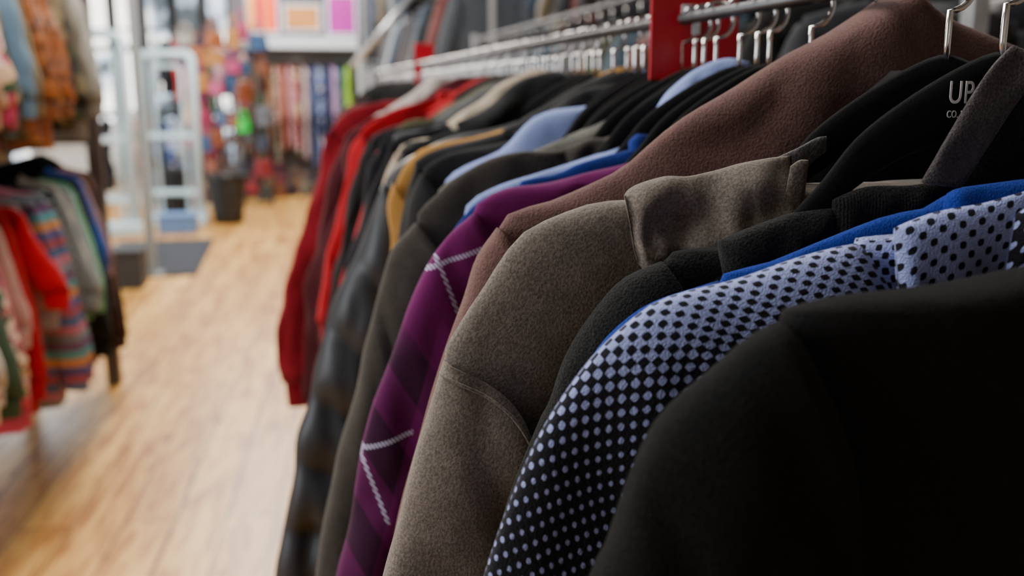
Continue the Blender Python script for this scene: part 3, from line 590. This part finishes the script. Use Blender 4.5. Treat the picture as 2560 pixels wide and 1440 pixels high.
def popx(x0,y0,n,dx,z0,cols,kind,lab,grp,hem=-.8):
    for i in range(n):
        c=cols[(i*5)%len(cols)]
        ee=garment(kind,lab,kind,y0,vary(GO,random.uniform(-.03,.02),random.uniform(-.05,.05),.6,1,1,.03),4,fb(c) if isinstance(c,tuple) else c,x0=x0+i*dx,z0=z0,hem=hem+random.uniform(-.2,.1),T=.042,hq=.32,group=grp,amp=.02)
        ee.rotation_euler=(0,0,math.pi/2+random.uniform(-.18,.18))
mc=[(180,190,196),(60,90,130),floral,(210,205,200),(140,30,70),(40,46,56),bluefl,(180,110,80),(90,130,110),(24,24,30),(200,60,60)]
mp_=[(214,90,130),(230,180,190),(190,60,80),(90,120,90),bigfl,(140,60,110),(60,70,90)]
popx(-1.25,13.2,6,.13,1.95,mp_,'dress','pink toned dress hanging by the accessories','dresses by the accessory stand',hem=-.7)
e=bpy.data.objects.new('garment_rack',None); e.location=(-.92,13.2,0); link(e); tag(e,'slim garment rack beside the accessories','garment rack','garment racks')
tube('rail',[(-.42,0,2.01),(.42,0,2.01)],.013,darksteel,e)
for s in (-.42,.42): boxes('post',[(s-.02,-.02,0,s+.02,.02,2.06)],darksteel,e)
e=bpy.data.objects.new('garment_rack',None); e.location=(-2.2,13.8,0); link(e); tag(e,'garment rack by the shop window','garment rack','garment racks')
for zr in (1.15,2.2): tube('rail',[(-.95,0,zr),(1.25,0,zr)],.015,darksteel,e)
for s in (-.95,1.25): boxes('post',[(s-.02,-.02,0,s+.02,.02,2.4)],darksteel,e)
popx(-3.0,13.8,15,.14,1.09,mc,'blouse','colorful blouse hanging near the shop window','blouses by the window')
popx(-1.75,13.8,6,.14,2.14,mc,'blouse','colorful blouse hanging near the shop window','blouses by the window')
popx(1.1,14.0,15,.15,1.75,mc,'blouse','garment hanging on the end rail','garments on the end rail',hem=-1.0)
e=bpy.data.objects.new('garment_rack',None); e.location=(2.1,14.0,0); link(e); tag(e,'garment rack at the end of the shop','garment rack','garment racks')
tube('rail',[(-1.1,0,1.81),(1.2,0,1.81)],.015,steel,e); tube('rail',[(-1.1,0,2.86),(1.2,0,2.86)],.015,steel,e)
for s in (-1.1,1.2): boxes('post',[(s-.02,-.02,0,s+.02,.02,2.95)],steel,e)
popx(1.1,14.0,15,.15,2.80,rc3,'jacket','dark garment hanging on the upper end rail','garments on the upper end rail',hem=-.85)
# ---------------- light
w=bpy.data.worlds.new('World'); bpy.context.scene.world=w; w.use_nodes=True
nt=w.node_tree; bg=nt.nodes['Background']
tc=N(nt,'ShaderNodeTexCoord'); n=N(nt,'ShaderNodeTexNoise'); n.inputs['Scale'].default_value=18; n.inputs['Detail'].default_value=6
nt.links.new(tc.outputs['Generated'],n.inputs['Vector'])
c=ramp(nt,n.outputs[0],[(.42,(.04,.05,.055)),(.49,(.35,.42,.5)),(.55,(1,.95,.82)),(.65,(1,1,1))])
nt.links.new(c,bg.inputs[0]); bg.inputs[1].default_value=5.0
def area(name,loc,size,sy,power,col,rot=(0,0,0)):
    l=bpy.data.lights.new(name,'AREA'); l.shape='RECTANGLE'; l.size=size; l.size_y=sy; l.energy=power; l.color=col
    o=bpy.data.objects.new(name,l); o.location=loc; o.rotation_euler=rot; link(o)
area('ceiling_area',(-.9,1.4,3.2),1.0,2.4,88,(1,.95,.87))
area('ceiling_area',(-1.0,3.2,3.2),1.0,2.0,84,(1,.93,.82))  # overhead fill added to brighten the left foreground floor
area('ceiling_area',(-.6,5.6,3.2),.8,2.5,175,(1,.93,.82))
area('ceiling_area',(-.4,9,3.2),1.2,3,230,(1,.96,.9))
area('ceiling_area',(0,12.8,3.2),2.5,2.5,160,(1,.97,.93))
area('ceiling_area',(2.4,4,3.2),1,4,75,(1,.97,.93))
area('added_side_key',(-3.0,.6,2.0),2.6,1.6,95,(.90,.95,1),(0,math.radians(-80),0))  # added cool key, stands in for reflected daylight on the sleeve edges
area('window_daylight',(XL+.15,11.5,1.8),6,2.2,220,(.85,.93,1),(0,math.radians(-90),0))
# ---------------- camera
F=2400.0
ph=math.atan(500/F); th=math.atan(550/F*math.cos(ph))
cd=bpy.data.cameras.new('camera'); co=bpy.data.objects.new('camera',cd); link(co)
co.location=(0,0,CZ); co.rotation_euler=(math.pi/2-ph,0,-th)
cd.sensor_width=36; cd.lens=F/2560*36; cd.clip_start=.02
cd.dof.use_dof=True; cd.dof.focus_distance=.5; cd.dof.aperture_fstop=5.6
bpy.context.scene.camera=co
